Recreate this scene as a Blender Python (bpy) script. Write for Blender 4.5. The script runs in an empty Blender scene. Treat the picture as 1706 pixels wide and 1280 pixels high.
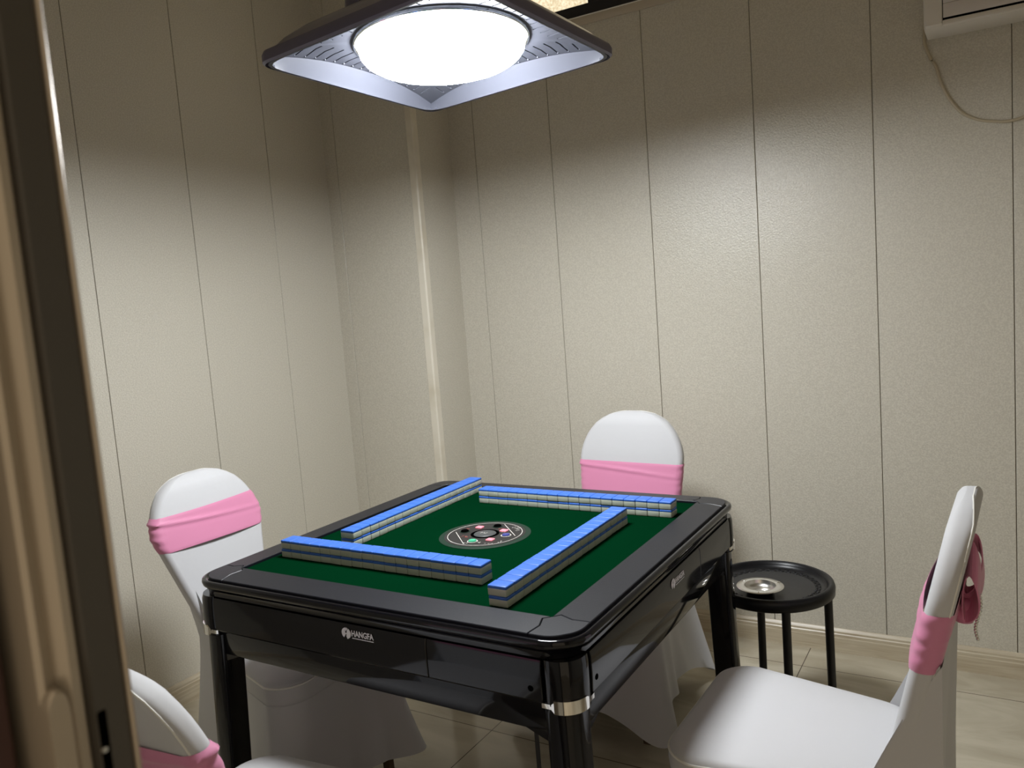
import bpy, bmesh, math, random
from mathutils import Vector, Matrix
random.seed(7)
C = bpy.context.scene.collection
PI = math.pi
TZ = 0.70                      # height of the green playing surface

# ------------------------------------------------------------------ materials
def mat(name, col, rough=0.5, metal=0.0, spec=0.5, emit=None, estr=0.0, coat=0.0, bump=None, vary=None, sheen=0.0, trans=0.0):
    m = bpy.data.materials.new(name); m.use_nodes = True
    nt = m.node_tree; b = nt.nodes['Principled BSDF']
    b.inputs['Base Color'].default_value = (*col, 1)
    b.inputs['Roughness'].default_value = rough
    b.inputs['Metallic'].default_value = metal
    b.inputs['Specular IOR Level'].default_value = spec
    b.inputs['Coat Weight'].default_value = coat
    b.inputs['Coat Roughness'].default_value = 0.05
    b.inputs['Sheen Weight'].default_value = sheen
    b.inputs['Transmission Weight'].default_value = trans
    if emit:
        b.inputs['Emission Color'].default_value = (*emit, 1)
        b.inputs['Emission Strength'].default_value = estr
    if bump or vary:
        tc = nt.nodes.new('ShaderNodeTexCoord')
    if bump:
        scale, strength, dist = bump
        n = nt.nodes.new('ShaderNodeTexNoise'); n.inputs['Scale'].default_value = scale
        n.inputs['Detail'].default_value = 3
        nt.links.new(tc.outputs['Object'], n.inputs['Vector'])
        bp = nt.nodes.new('ShaderNodeBump'); bp.inputs['Strength'].default_value = strength
        bp.inputs['Distance'].default_value = dist
        nt.links.new(n.outputs['Fac'], bp.inputs['Height'])
        nt.links.new(bp.outputs['Normal'], b.inputs['Normal'])
    if vary:
        scale, c2, lo, hi = vary
        n2 = nt.nodes.new('ShaderNodeTexNoise'); n2.inputs['Scale'].default_value = scale
        n2.inputs['Detail'].default_value = 4
        nt.links.new(tc.outputs['Object'], n2.inputs['Vector'])
        r = nt.nodes.new('ShaderNodeValToRGB')
        r.color_ramp.elements[0].position = lo; r.color_ramp.elements[0].color = (*col, 1)
        r.color_ramp.elements[1].position = hi; r.color_ramp.elements[1].color = (*c2, 1)
        nt.links.new(n2.outputs['Fac'], r.inputs['Fac'])
        nt.links.new(r.outputs['Color'], b.inputs['Base Color'])
    return m

def floor_material():
    m = bpy.data.materials.new('marble_tile'); m.use_nodes = True
    nt = m.node_tree; b = nt.nodes['Principled BSDF']; N = nt.nodes.new; L = nt.links.new
    tc = N('ShaderNodeTexCoord'); sep = N('ShaderNodeSeparateXYZ'); L(tc.outputs['Object'], sep.inputs[0])
    def line(out, off, pitch):
        a = N('ShaderNodeMath'); a.operation = 'SUBTRACT'; L(out, a.inputs[0]); a.inputs[1].default_value = off
        d = N('ShaderNodeMath'); d.operation = 'DIVIDE'; L(a.outputs[0], d.inputs[0]); d.inputs[1].default_value = pitch
        r = N('ShaderNodeMath'); r.operation = 'ROUND'; L(d.outputs[0], r.inputs[0])
        s = N('ShaderNodeMath'); s.operation = 'SUBTRACT'; L(d.outputs[0], s.inputs[0]); L(r.outputs[0], s.inputs[1])
        ab = N('ShaderNodeMath'); ab.operation = 'ABSOLUTE'; L(s.outputs[0], ab.inputs[0])
        mm = N('ShaderNodeMath'); mm.operation = 'MULTIPLY'; L(ab.outputs[0], mm.inputs[0]); mm.inputs[1].default_value = pitch
        return mm.outputs[0]
    mn = N('ShaderNodeMath'); mn.operation = 'MINIMUM'
    L(line(sep.outputs[0], 1.0263349 + (0.449 - 1.0263349)*.9612, 0.748*.9612), mn.inputs[0]); L(line(sep.outputs[1], -1.5097063 + (0.39 + 1.5097063)*.9612, 0.758*.9612), mn.inputs[1])
    lt = N('ShaderNodeMath'); lt.operation = 'LESS_THAN'; L(mn.outputs[0], lt.inputs[0]); lt.inputs[1].default_value = 0.0014
    mp = N('ShaderNodeMapping'); mp.inputs['Rotation'].default_value = (0, 0, 0.6); mp.inputs['Scale'].default_value = (1.0, 3.2, 1)
    L(tc.outputs['Object'], mp.inputs[0])
    n1 = N('ShaderNodeTexNoise'); n1.inputs['Scale'].default_value = 2.2; n1.inputs['Detail'].default_value = 7
    n1.inputs['Distortion'].default_value = 1.6; L(mp.outputs[0], n1.inputs['Vector'])
    r1 = N('ShaderNodeValToRGB'); e = r1.color_ramp.elements
    e[0].position = 0.3; e[0].color = (0.42, 0.37, 0.27, 1); e[1].position = 0.62; e[1].color = (0.56, 0.51, 0.40, 1)
    x = r1.color_ramp.elements.new(0.47); x.color = (0.48, 0.43, 0.33, 1)
    L(n1.outputs['Fac'], r1.inputs['Fac'])
    mx = N('ShaderNodeMix'); mx.data_type = 'RGBA'; L(lt.outputs[0], mx.inputs[0]); L(r1.outputs['Color'], mx.inputs[6])
    mx.inputs[7].default_value = (0.10, 0.08, 0.06, 1)
    L(mx.outputs[2], b.inputs['Base Color'])
    b.inputs['Roughness'].default_value = 0.16
    return m

def wood_material(name, c1, c2, rough=0.4, axis='X', scale=6.0):
    m = bpy.data.materials.new(name); m.use_nodes = True
    nt = m.node_tree; b = nt.nodes['Principled BSDF']; N = nt.nodes.new; L = nt.links.new
    tc = N('ShaderNodeTexCoord'); mp = N('ShaderNodeMapping')
    s = [18, 18, 18]; s['XYZ'.index(axis)] = 1.2
    mp.inputs['Scale'].default_value = s; L(tc.outputs['Object'], mp.inputs[0])
    n = N('ShaderNodeTexNoise'); n.inputs['Scale'].default_value = scale; n.inputs['Detail'].default_value = 5
    n.inputs['Distortion'].default_value = 0.6; L(mp.outputs[0], n.inputs['Vector'])
    r = N('ShaderNodeValToRGB'); r.color_ramp.elements[0].position = 0.35; r.color_ramp.elements[0].color = (*c1, 1)
    r.color_ramp.elements[1].position = 0.65; r.color_ramp.elements[1].color = (*c2, 1)
    L(n.outputs['Fac'], r.inputs['Fac']); L(r.outputs['Color'], b.inputs['Base Color'])
    b.inputs['Roughness'].default_value = rough
    return m

def pane_material():
    m = bpy.data.materials.new('frosted_lit_pane'); m.use_nodes = True
    nt = m.node_tree; b = nt.nodes['Principled BSDF']; N = nt.nodes.new; L = nt.links.new
    tc = N('ShaderNodeTexCoord'); n = N('ShaderNodeTexNoise'); n.inputs['Scale'].default_value = 140; n.inputs['Detail'].default_value = 3
    L(tc.outputs['Object'], n.inputs['Vector'])
    r = N('ShaderNodeValToRGB'); r.color_ramp.elements[0].position = .35; r.color_ramp.elements[0].color = (.62, .50, .30, 1)
    r.color_ramp.elements[1].position = .65; r.color_ramp.elements[1].color = (1.0, .88, .64, 1)
    L(n.outputs['Fac'], r.inputs['Fac']); L(r.outputs['Color'], b.inputs['Emission Color'])
    b.inputs['Emission Strength'].default_value = 0.55; b.inputs['Base Color'].default_value = (.6, .52, .4, 1); b.inputs['Roughness'].default_value = .4
    return m
M = {}
M['wall'] = mat('cream_wall_panel', (0.565, 0.53, 0.45), 0.27, spec=0.55, bump=(230, 0.30, 0.004), vary=(260, (0.655, 0.62, 0.53), 0.40, 0.62))
M['wall_gap'] = mat('panel_joint', (0.26, 0.22, 0.17), 0.8)
M['bead'] = mat('cream_corner_bead', (0.76, 0.71, 0.60), 0.35, vary=(9, (0.66, 0.60, 0.48), 0.45, 0.7))
M['ceiling'] = mat('ceiling_board', (0.72, 0.65, 0.52), 0.6, bump=(160, 0.2, 0.003))
M['pane'] = pane_material()
M['dark_gap'] = mat('dark_ceiling_recess', (0.012, 0.011, 0.016), 0.6)
M['crown'] = mat('crown_moulding', (0.50, 0.43, 0.33), 0.5)
M['white_edge'] = mat('white_edge', (0.8, 0.78, 0.74), 0.4)
M['floor'] = floor_material()
M['base_x'] = wood_material('pale_wood_x', (0.48, 0.40, 0.28), (0.59, 0.52, 0.39), 0.35, 'X')
M['base_y'] = wood_material('pale_wood_y', (0.48, 0.40, 0.28), (0.59, 0.52, 0.39), 0.35, 'Y')
M['gloss_black'] = mat('gloss_black', (0.004, 0.004, 0.006), 0.07, spec=0.38)
M['satin_black'] = mat('satin_black', (0.010, 0.010, 0.012), 0.30, spec=0.4)
M['pad'] = mat('rim_pad_vinyl', (0.005, 0.0058, 0.011), 0.42, spec=0.42, bump=(420, 0.12, 0.002))
M['felt'] = mat('green_felt', (0.0004, 0.0160, 0.0050), 1.0, spec=0.0, bump=(900, 0.2, 0.001), vary=(700, (0.0006, 0.0190, 0.0060), 0.35, 0.65))
M['hole'] = mat('black_hole', (0.001, 0.001, 0.001), 0.9, spec=0.0)
M['chrome'] = mat('chrome', (0.82, 0.80, 0.76), 0.07, metal=1.0)
M['steel'] = mat('brushed_steel', (0.70, 0.69, 0.66), 0.28, metal=1.0)
M['logo'] = mat('silver_print', (0.62, 0.62, 0.64), 0.45)
M['tile_white'] = mat('tile_ivory', (0.44, 0.47, 0.40), 0.28, spec=0.5)
M['tile_blue'] = mat('tile_blue', (0.036, 0.130, 0.50), 0.42, spec=0.45)
M['disc'] = mat('control_disc', (0.022, 0.020, 0.019), 0.5, spec=0.25)
M['disc_edge'] = mat('smoky_clear_edge', (0.012, 0.028, 0.018), 0.6, spec=0.15)
M['print'] = mat('pale_print', (0.50, 0.48, 0.44), 0.5)
M['print_red'] = mat('rust_print', (0.30, 0.09, 0.07), 0.5)
M['dice_dome'] = mat('grey_dice_window', (0.055, 0.058, 0.058), 0.45, spec=0.3)
M['pink_button'] = mat('pink_button', (0.80, 0.20, 0.25), 0.35, emit=(1.0, 0.25, 0.30), estr=0.25)
M['green_button'] = mat('green_button', (0.05, 0.40, 0.22), 0.15)
M['blue_button'] = mat('blue_button', (0.04, 0.05, 0.22), 0.12)
M['cover'] = mat('white_spandex', (0.56, 0.56, 0.575), 0.62, spec=0.3, sheen=0.15, bump=(14, 0.10, 0.01))
M['piping'] = mat('white_seam', (0.80, 0.79, 0.74), 0.6)
M['pink'] = mat('pink_sash', (0.67, 0.245, 0.40), 0.50, spec=0.35, sheen=0.2)
M['bead_silver'] = mat('silver_bead', (0.8, 0.78, 0.75), 0.15, metal=1.0)
M['leg_wood'] = mat('dark_chair_leg', (0.10, 0.065, 0.035), 0.45)
M['black_plastic'] = mat('black_plastic', (0.006, 0.006, 0.0075), 0.34, spec=0.30)
M['black_metal'] = mat('black_metal_leg', (0.006, 0.006, 0.007), 0.4)
M['rubber'] = mat('rubber', (0.02, 0.02, 0.02), 0.8)
M['lamp_shell'] = mat('lamp_shell_grey', (0.135, 0.125, 0.185), 0.30, spec=0.5)
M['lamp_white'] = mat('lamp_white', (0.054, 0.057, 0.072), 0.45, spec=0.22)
M['lamp_ring'] = mat('lamp_ring_chrome', (0.55, 0.56, 0.55), 0.12, metal=1.0)
M['diffuser'] = mat('lamp_diffuser', (0.9, 0.9, 0.9), 0.4, emit=(0.95, 0.98, 1.0), estr=46.0)
M['ac_white'] = mat('ac_plastic', (0.74, 0.70, 0.64), 0.42)
M['ac_panel'] = mat('ac_panel', (0.70, 0.65, 0.61), 0.38)
M['sticker'] = mat('ac_sticker', (0.66, 0.60, 0.56), 0.5)
M['sticker_ink'] = mat('sticker_ink', (0.30, 0.16, 0.13), 0.6)
M['cord'] = mat('beige_cord', (0.50, 0.43, 0.31), 0.5)
M['black_cord'] = mat('black_cord', (0.02, 0.02, 0.022), 0.5)
M['jamb_light'] = mat('champagne_metal', (0.42, 0.36, 0.28), 0.30, metal=0.35, vary=(2.5, (0.34, 0.29, 0.23), 0.35, 0.65))
M['jamb_dark'] = mat('dark_rebate', (0.065, 0.058, 0.048), 0.40, metal=0.1)
M['maroon'] = wood_material('maroon_door', (0.030, 0.010, 0.008), (0.045, 0.016, 0.012), 0.5, 'Z')
M['corridor'] = mat('corridor_paint', (0.30, 0.27, 0.22), 0.8)

# ------------------------------------------------------------------ mesh helpers
def link(name, verts, faces, m, parent=None, smooth=True, angle=40):
    me = bpy.data.meshes.new(name); me.from_pydata([tuple(v) for v in verts], [], faces); me.validate(); me.update()
    bm = bmesh.new(); bm.from_mesh(me); bmesh.ops.recalc_face_normals(bm, faces=bm.faces)
    if smooth:
        for f in bm.faces: f.smooth = True
        for e in bm.edges:
            if len(e.link_faces) == 2 and e.calc_face_angle(0) > math.radians(angle): e.smooth = False
    bm.to_mesh(me); bm.free()
    me.materials.append(m)
    o = bpy.data.objects.new(name, me); C.objects.link(o)
    if parent: o.parent = parent
    return o

class MB:
    """collects shapes that belong to ONE part"""
    def __init__(s): s.v = []; s.f = []
    def add(s, verts, faces, mtx=None):
        n = len(s.v)
        s.v += [tuple(mtx @ Vector(v)) if mtx else tuple(v) for v in verts]
        s.f += [[i + n for i in f] for f in faces]
        return s
    def box(s, x0, x1, y0, y1, z0, z1, bev=0.0, seg=2, mtx=None):
        bm = bmesh.new(); bmesh.ops.create_cube(bm, size=1)
        for v in bm.verts:
            v.co = Vector((x0 + (v.co.x + .5) * (x1 - x0), y0 + (v.co.y + .5) * (y1 - y0), z0 + (v.co.z + .5) * (z1 - z0)))
        if bev > 0: bmesh.ops.bevel(bm, geom=list(bm.edges), offset=bev, segments=seg, profile=0.5, affect='EDGES')
        bm.verts.index_update()
        s.add([v.co.copy() for v in bm.verts], [[v.index for v in f.verts] for f in bm.faces], mtx); bm.free()
        return s
    def loft(s, rings, cap0=True, cap1=True, closed=True, mtx=None):
        n = len(rings[0]); V = [p for r in rings for p in r]; F = []
        for k in range(len(rings) - 1):
            for i in range(n if closed else n - 1):
                j = (i + 1) % n
                F.append([k*n+i, k*n+j, (k+1)*n+j, (k+1)*n+i])
        if cap0: F.append(list(range(n))[::-1])
        if cap1: F.append([(len(rings)-1)*n + i for i in range(n)])
        return s.add(V, F, mtx)
    def lathe(s, prof, n=48, c=(0, 0, 0), mtx=None):
        if prof[0][0] > .0005 and prof[-1][0] > .0005 and not (prof[0][1] == 0 and len(prof) == 4 and prof[0][0] == prof[1][0]):
            prof = list(prof) + [prof[0]]
            rings = [[(c[0] + r*math.cos(2*PI*i/n), c[1] + r*math.sin(2*PI*i/n), c[2] + z) for i in range(n)] for r, z in prof]
            return s.loft(rings, False, False, mtx=mtx)
        rings = [[(c[0] + r*math.cos(2*PI*i/n), c[1] + r*math.sin(2*PI*i/n), c[2] + z) for i in range(n)] for r, z in prof]
        return s.loft(rings, True, True, mtx=mtx)
    def tube(s, path, r, n=10, closed=False, caps=True, mtx=None):
        P = [Vector(p) for p in path]; rings = []; up = Vector((0, 0, 1)); m = len(P)
        for i, p in enumerate(P):
            if closed: t = P[(i+1) % m] - P[i-1]
            else: t = P[min(i+1, m-1)] - P[max(i-1, 0)]
            t.normalize()
            a = t.cross(up)
            if a.length < 1e-3: a = t.cross(Vector((0, 1, 0)))
            a.normalize(); b = a.cross(t); up = b if abs(t.z) > .9 else Vector((0, 0, 1))
            rr = r[i] if isinstance(r, (list, tuple)) else r
            rings.append([p + a*rr*math.cos(2*PI*k/n) + b*rr*math.sin(2*PI*k/n) for k in range(n)])
        if closed: rings.append(rings[0]); caps = False
        return s.loft(rings, caps, caps, mtx=mtx)
    def build(s, name, m, parent=None, smooth=True, angle=40): return link(name, s.v, s.f, m, parent, smooth, angle)

def rrect(hx, hy, r, seg=6, c=(0, 0)):
    r = min(r, hx, hy); pts = []
    for cx, cy, a0 in ((hx-r, hy-r, 0), (-hx+r, hy-r, 90), (-hx+r, -hy+r, 180), (hx-r, -hy+r, 270)):
        for k in range(seg + 1):
            a = math.radians(a0 + 90*k/seg); pts.append((c[0] + cx + r*math.cos(a), c[1] + cy + r*math.sin(a)))
    return pts
# the setting was surveyed by rays from the photo's viewpoint; these put its distances to the right scale
KS, VX, VY = .9612, 1.0263349, -1.5097063
def sx(x): return VX + (x - VX)*KS
def sy(y): return VY + (y - VY)*KS
def sz_(z): return z*KS
def lerp(a, b, t): return a + (b - a) * t
def interp(tab, x):
    if x <= tab[0][0]: return tab[0][1]
    for (a, fa), (b, fb) in zip(tab, tab[1:]):
        if x <= b: return fa + (fb - fa) * (x - a) / (b - a)
    return tab[-1][1]
def smooth01(t): t = max(0, min(1, t)); return t*t*(3-2*t)

def thing(name, label, cat, loc=(0, 0, 0), rz=0, group=None, rot=None):
    o = bpy.data.objects.new(name, None); C.objects.link(o); o.empty_display_size = 0.05
    o.location = loc; o.rotation_euler = rot or (0, 0, rz)
    o['label'] = label; o['category'] = cat
    if group: o['group'] = group
    return o
def tag(o, label, cat, group=None):
    o['label'] = label; o['category'] = cat
    if group: o['group'] = group
    return o
def struct(o): o['kind'] = 'structure'; return o
def plabel(o, l): o['label'] = l; return o

# ------------------------------------------------------------------ the room
XL, YB, YF, XR, ZC = sx(-1.37), sy(1.308), -1.30, 2.15, 2.66
BX, BY = sx(-0.905), sy(1.06)   # corner boxing
ZT = ZC                         # top of the wall boards
def boards(mb, axis, edges, pos, out, z0=0.0, z1=ZT, gap=0.0019, th=0.008, ext=True):
    """panel boards with open joints; axis: along which they run; pos: face position; out: +1/-1 direction of the face"""
    for a, b in zip(edges, edges[1:]):
        a = a - .004 if a == edges[0] and ext else a + gap/2
        b = b + .004 if b == edges[-1] and ext else b - gap/2
        lo, hi = (pos - th, pos) if out > 0 else (pos, pos + th)
        if axis == 'x': mb.box(a, b, lo, hi, z0, z1, 0.0012, 1)
        else: mb.box(lo, hi, a, b, z0, z1, 0.0012, 1)
def wall(name, axis, edges, pos, out, z1=ZT):
    mb = MB(); boards(mb, axis, edges, pos, out, z1=z1)
    o = struct(mb.build(name, M['wall'], None, True, 20))
    k = MB(); lo, hi = (pos - .10, pos - .0075) if out > 0 else (pos + .0075, pos + .10)
    if axis == 'x': k.box(edges[0], edges[-1], lo, hi, 0, ZC)
    else: k.box(lo, hi, edges[0], edges[-1], 0, ZC)
    g = k.build('panel_joint_backing', M['wall_gap'], o, False)
    return o
wall('wall_left', 'y', [YF] + [sy(q) for q in (-.76, -.385, -.01, .373, .748)] + [BY], XL, 1)
# back wall: boards full height beside the high window, cut off under and above it
BE = [sx(q) for q in (-.786, -.4405, -.0516, .3273, .6922, 1.062, 1.432, 1.80)]
WX0, WX1, WZ0, WZ1 = sx(-.786), sx(.3273), sz_(2.2925), 2.56
mb = MB(); boards(mb, 'x', [BX - .005, BE[0]], YB, -1, ext=False); boards(mb, 'x', BE[:4], YB, -1, 0, sz_(2.27), ext=False); boards(mb, 'x', BE[:4], YB, -1, WZ1 + .02, ZT, ext=False); boards(mb, 'x', BE[3:] + [XR + .005], YB, -1, ext=False)
wb = struct(mb.build('wall_back', M['wall'], None, True, 20))
k = MB(); k.box(BX, XR, YB + .0075, YB + .10, 0, sz_(2.27)); k.box(BX, WX0, YB + .0075, YB + .10, sz_(2.27), ZC); k.box(WX1, XR, YB + .0075, YB + .10, sz_(2.27), ZC); k.box(WX0, WX1, YB + .0075, YB + .10, WZ1 + .02, ZC)
k.build('panel_joint_backing', M['wall_gap'], wb, False)
mb = MB(); boards(mb, 'x', [XL, sx(-1.307), BX], BY, -1); boards(mb, 'y', [BY, YB], BX, 1)
o = struct(mb.build('wall_corner', M['wall'], None, True, 20))
MB().box(XL - .1, BX - .0075, BY + .0075, YB + .1, 0, ZC).build('panel_joint_backing', M['wall_gap'], o, False)
mb = MB(); boards(mb, 'y', [YF, -.93, -.56, -.19, .18, .55, .92, YB], XR, -1)
o = struct(mb.build('wall_right', M['wall'], None, True, 20))
MB().box(XR + .0075, XR + .1, YF - .1, YB + .1, 0, ZC).build('panel_joint_backing', M['wall_gap'], o, False)
# corner bead: an L strip with rounded nose over the outside corner
w = .026; t = .0040
prof = [(BX - w, BY + .001), (BX - w, BY - t), (BX - w*.45, BY - t), (BX - w*.42, BY - t*1.35), (BX + t*.2, BY - t*1.35), (BX + t*1.35, BY - t*.2), (BX + t*1.35, BY + w*.42), (BX + t, BY + w*.45),
        (BX + t, BY + w), (BX - .001, BY + w)]
MBb = MB().loft([[(x, y, 0) for x, y in prof], [(x, y, ZT) for x, y in prof]])
struct(MBb.build('trim_1', M['bead'], None, False))
# floor and ceiling
struct(MB().box(XL - .1, XR + .1, -3.0, YB + .1, -.05, 0).build('floor', M['floor'], None, False))
struct(MB().box(XL - .1, XR + .1, YF - .1, YB + .1, ZC, ZC + .05).build('ceiling', M['ceiling'], None, False))
# high window in the back wall: sill moulding, dark frame, bright frosted pane
win = bpy.data.objects.new('window_1', None); C.objects.link(win); struct(win); win.location = (0, 0, 0)
pr = [(YB + .012, 2.262*KS), (YB - .006, 2.263*KS), (YB - .010, 2.270*KS), (YB - .012, 2.282*KS), (YB - .013, 2.289*KS), (YB + .012, 2.289*KS)]
MB().loft([[(x, y, z) for y, z in pr] for x in (WX0, WX1)]).build('window_sill', M['crown'], win, True, 25)
MB().box(WX0, WX1, YB - .0155, YB + .012, 2.289*KS, WZ0, .0008, 1).build('sill_edge', M['white_edge'], win, False)
mb = MB(); mb.box(WX0, WX1, YB - .004, YB + .05, WZ0, 2.335*KS, .001, 1); mb.box(WX0, WX1, YB - .004, YB + .05, WZ1 - .02, WZ1 + .02, .001, 1)
mb.box(WX0, WX0 + .04, YB - .004, YB + .05, WZ0, WZ1, .001, 1); mb.box(WX1 - .04, WX1, YB - .004, YB + .05, WZ0, WZ1, .001, 1); mb.box((WX0+WX1)/2 - .018, (WX0+WX1)/2 + .018, YB, YB + .05, WZ0, WZ1, .001, 1)
mb.build('window_frame', M['dark_gap'], win, False)
MB().box(WX0 + .03, WX1 - .03, YB + .02, YB + .026, 2.33*KS, WZ1 - .01).build('frosted_pane', M['pane'], win, False)
# baseboards (moulded profile)
bp = [(0, 0), (.014, 0), (.014, .048), (.0125, .051), (.0125, .060), (.010, .063), (.010, .069), (.006, .075), (.003, .078), (0, .078)]
def base(name, axis, a, b, pos, out, m):
    if axis == 'x': rg = [[(t_, pos + out*d, z) for d, z in bp] for t_ in (a, b)]
    else: rg = [[(pos + out*d, t_, z) for d, z in bp] for t_ in (a, b)]
    return struct(MB().loft(rg).build(name, m, None, True, 20))
base('baseboard_back', 'x', BX, XR, YB, -1, M['base_x'])
base('baseboard_left', 'y', YF, BY, XL, 1, M['base_y'])
base('baseboard_corner_front', 'x', XL, BX + .014, BY, -1, M['base_x'])
base('baseboard_corner_side', 'y', BY - .014, YB, BX, 1, M['base_y'])
base('baseboard_right', 'y', YF, YB, XR, -1, M['base_y'])
# near wall with the doorway the photo is taken through
DX, DX2 = .672, 1.56
mb = MB(); mb.box(XL - .1, DX - .075, YF - .038, YF, 0, ZC); mb.box(DX2 + .07, XR + .1, YF - .10, YF, 0, ZC); mb.box(DX - .075, DX2 + .07, YF - .10, YF, 2.10, ZC)
struct(mb.build('wall_front', M['corridor'], None, False))
# door frame: stepped metal profile (plan view), pulled up the full height
def jamb(mb, plan): mb.loft([[(x, y, 0.0) for x, y in plan], [(x, y, 2.06) for x, y in plan]])
frame = bpy.data.objects.new('door_1', None); C.objects.link(frame); struct(frame); frame.location = (0, 0, 0)
mb = MB()
jamb(mb, [(DX - .075, -1.3165), (DX - .004, -1.3165), (DX - .0015, -1.3185), (DX - .001, -1.3225), (DX - .003, -1.3255), (DX - .006, -1.3275), (DX - .004, -1.3305), (DX - .002, -1.3335), (DX - .0035, -1.3360), (DX - .010, -1.3372), (DX - .075, -1.3372)])
mb.box(DX - .075, DX2 + .07, -1.3405, -1.3165, 2.05, 2.10)
mb.box(DX2, DX2 + .07, -1.3405, -1.3165, 0, 2.05)
mb.build('door_frame', M['jamb_light'], frame, True, 35)
mb = MB()
jamb(mb, [(DX - .075, -1.2985), (DX - .002, -1.2985), (DX, -1.3000), (DX, -1.3145), (DX - .003, -1.3165), (DX - .075, -1.3165)])
mb.box(DX2, DX2 + .07, -1.3165, -1.2985, 0, 2.05); mb.box(DX - .075, DX2 + .07, -1.3165, -1.2985, 2.05, 2.10)
mb.build('door_stop', M['jamb_dark'], frame, True, 35)
# thin pale lip on the room edge of the frame
MB().box(DX - .004, DX + .0015, -1.2987, -1.2962, 0, 2.05, .001, 1).build('frame_lip', M['jamb_light'], frame, True)
# strike plate with its rounded top, slot and screw
def arch(y0, y1, z0, z1, r):
    pts = [(y0, z0), (y1, z0)]
    cy = (y0 + y1)/2; ry = (y1 - y0)/2
    for k in range(13): a = PI*k/12; pts.append((cy + ry*math.cos(a), z1 - r + r*math.sin(a)))
    return pts
pl = arch(-1.3362, -1.3262, 0.88, 1.086, .010)
MB().loft([[(DX - .012, y, z) for y, z in pl], [(DX + .0015, y, z) for y, z in pl], [(DX + .003, y*.92 - 1.3312*.08, (z-.98)*.985 + .98) for y, z in pl]]).build('strike_plate', M['jamb_light'], frame, True, 30)
MB().box(DX - .02, DX + .0006, -1.3142, -1.3094, .93, 1.0665, .0012, 2).build('latch_slot', M['hole'], frame, True)
MB().lathe([(.0001, 0), (.0013, 0), (.0016, -.0008), (.0016, -.002)], 16, mtx=Matrix.Translation((DX + .0012, -1.3128, 1.048)) @ Matrix.Rotation(PI/2, 4, 'Y')).build('screw', M['steel'], frame)
# the maroon leaf, folded flat against the corridor side of the wall
mb = MB(); mb.box(DX - .86, DX - .014, -1.3835, -1.3425, .01, 2.05, .002, 1)
leaf = mb.build('door_leaf', M['maroon'], frame, True)

# ------------------------------------------------------------------ camera
cam_d = bpy.data.cameras.new('camera'); cam = bpy.data.objects.new('camera', cam_d); C.objects.link(cam)
F = 1344.51; yaw, pit, roll = 0.5483655, 1.4649188, -0.0762036
cam_d.sensor_width = 36; cam_d.lens = F/1706*36; cam_d.clip_start = 0.02
R = Matrix.Rotation(yaw, 4, 'Z') @ Matrix.Rotation(pit, 4, 'X') @ Matrix.Rotation(roll, 4, 'Z')
cam.matrix_world = Matrix.Translation((1.0263349, -1.5097063, 0.5395778 + TZ)) @ R
cam_d.dof.use_dof = True; cam_d.dof.focus_distance = 1.9; cam_d.dof.aperture_fstop = 9.0
bpy.context.scene.camera = cam

# ------------------------------------------------------------------ mahjong table
RZ = TZ + .0062; IH = .381; OH = .4452     # rim top (inner), inner half, outer half of the pads
table = thing('mahjong_table', 'gloss black square mahjong table with green felt top and padded rim', 'table', (0, 0, 0))
def rot4(k): return Matrix.Rotation(k*PI/2, 4, 'Z')
# felt
MB().box(-.40, .40, -.40, .40, TZ - .006, TZ).build('playing_surface', M['felt'], table, False)
# rim pads: straight run between the corner pads
seamF = [(IH - .001, -IH), (IH - .0135, -IH - .010), (IH - .006, -IH - .034), (IH - .011, -OH + .007), (IH - .012, -OH)]   # front-rail seam, inner to outer
def padz(d): return lerp(RZ, RZ - .0045, d/(OH - IH))
def slab(mb, poly, drop=.012, mtx=None):
    top = [(x, y, padz(max(abs(x), abs(y)) - IH)) for x, y in poly]
    ins = []
    cx = sum(p[0] for p in poly)/len(poly); cy = sum(p[1] for p in poly)/len(poly)
    n = len(poly)
    def off(d):
        out = []
        for i in range(n):
            a, b, c = Vector(poly[i-1]), Vector(poly[i]), Vector(poly[(i+1) % n])
            e1 = (b-a).normalized(); e2 = (c-b).normalized()
            nn = Vector((-e1.y, e1.x)) + Vector((-e2.y, e2.x))
            if nn.length < 1e-6: nn = Vector((-e1.y, e1.x))
            nn.normalize(); k = max(.5, nn.dot(Vector((-e1.y, e1.x))))
            q = b + nn*d/k; out.append((q.x, q.y))
        return out
    rings = [[(x, y, TZ - drop) for x, y in poly], [(x, y, padz(max(abs(x), abs(y)) - IH) - .0012) for x, y in poly],
             [(q[0], q[1], padz(max(abs(p[0]), abs(p[1])) - IH)) for p, q in zip(poly, off(.0012))]]
    mb.loft(rings, mtx=mtx)
g = .0007
for k in range(4):
    left = [(-x, y) for x, y in seamF]
    poly = [(left[0][0] + g, left[0][1])] + [(x - g, y) for x, y in seamF[0:1]]
    poly = [(x + g, y) for x, y in left] + [(x - g, y) for x, y in seamF[::-1]]
    poly = poly  # counter-clockwise: left seam inner->outer, then right seam outer->inner
    mb = MB(); slab(mb, poly, mtx=rot4(k)); mb.build('rim_pad', M['pad'], table, True, 25)
    # corner pad with rounded outer corner
    r = .055
    arc = [(OH - r + r*math.cos(math.radians(a)), -OH + r + r*math.sin(math.radians(a))) for a in range(-90, 1, 9)]
    a = [(x + g, y) for x, y in seamF]
    b = [(-y, -x - g) for x, y in seamF]
    poly = a + arc + b[::-1][0:]
    poly = a[:-1] + [(a[-1][0], -OH)] + arc + [(OH, b[-1][1])] + b[:-1][::-1]
    mb = MB(); slab(mb, poly, mtx=rot4(k)); mb.build('corner_pad', M['pad'], table, True, 25)
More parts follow.
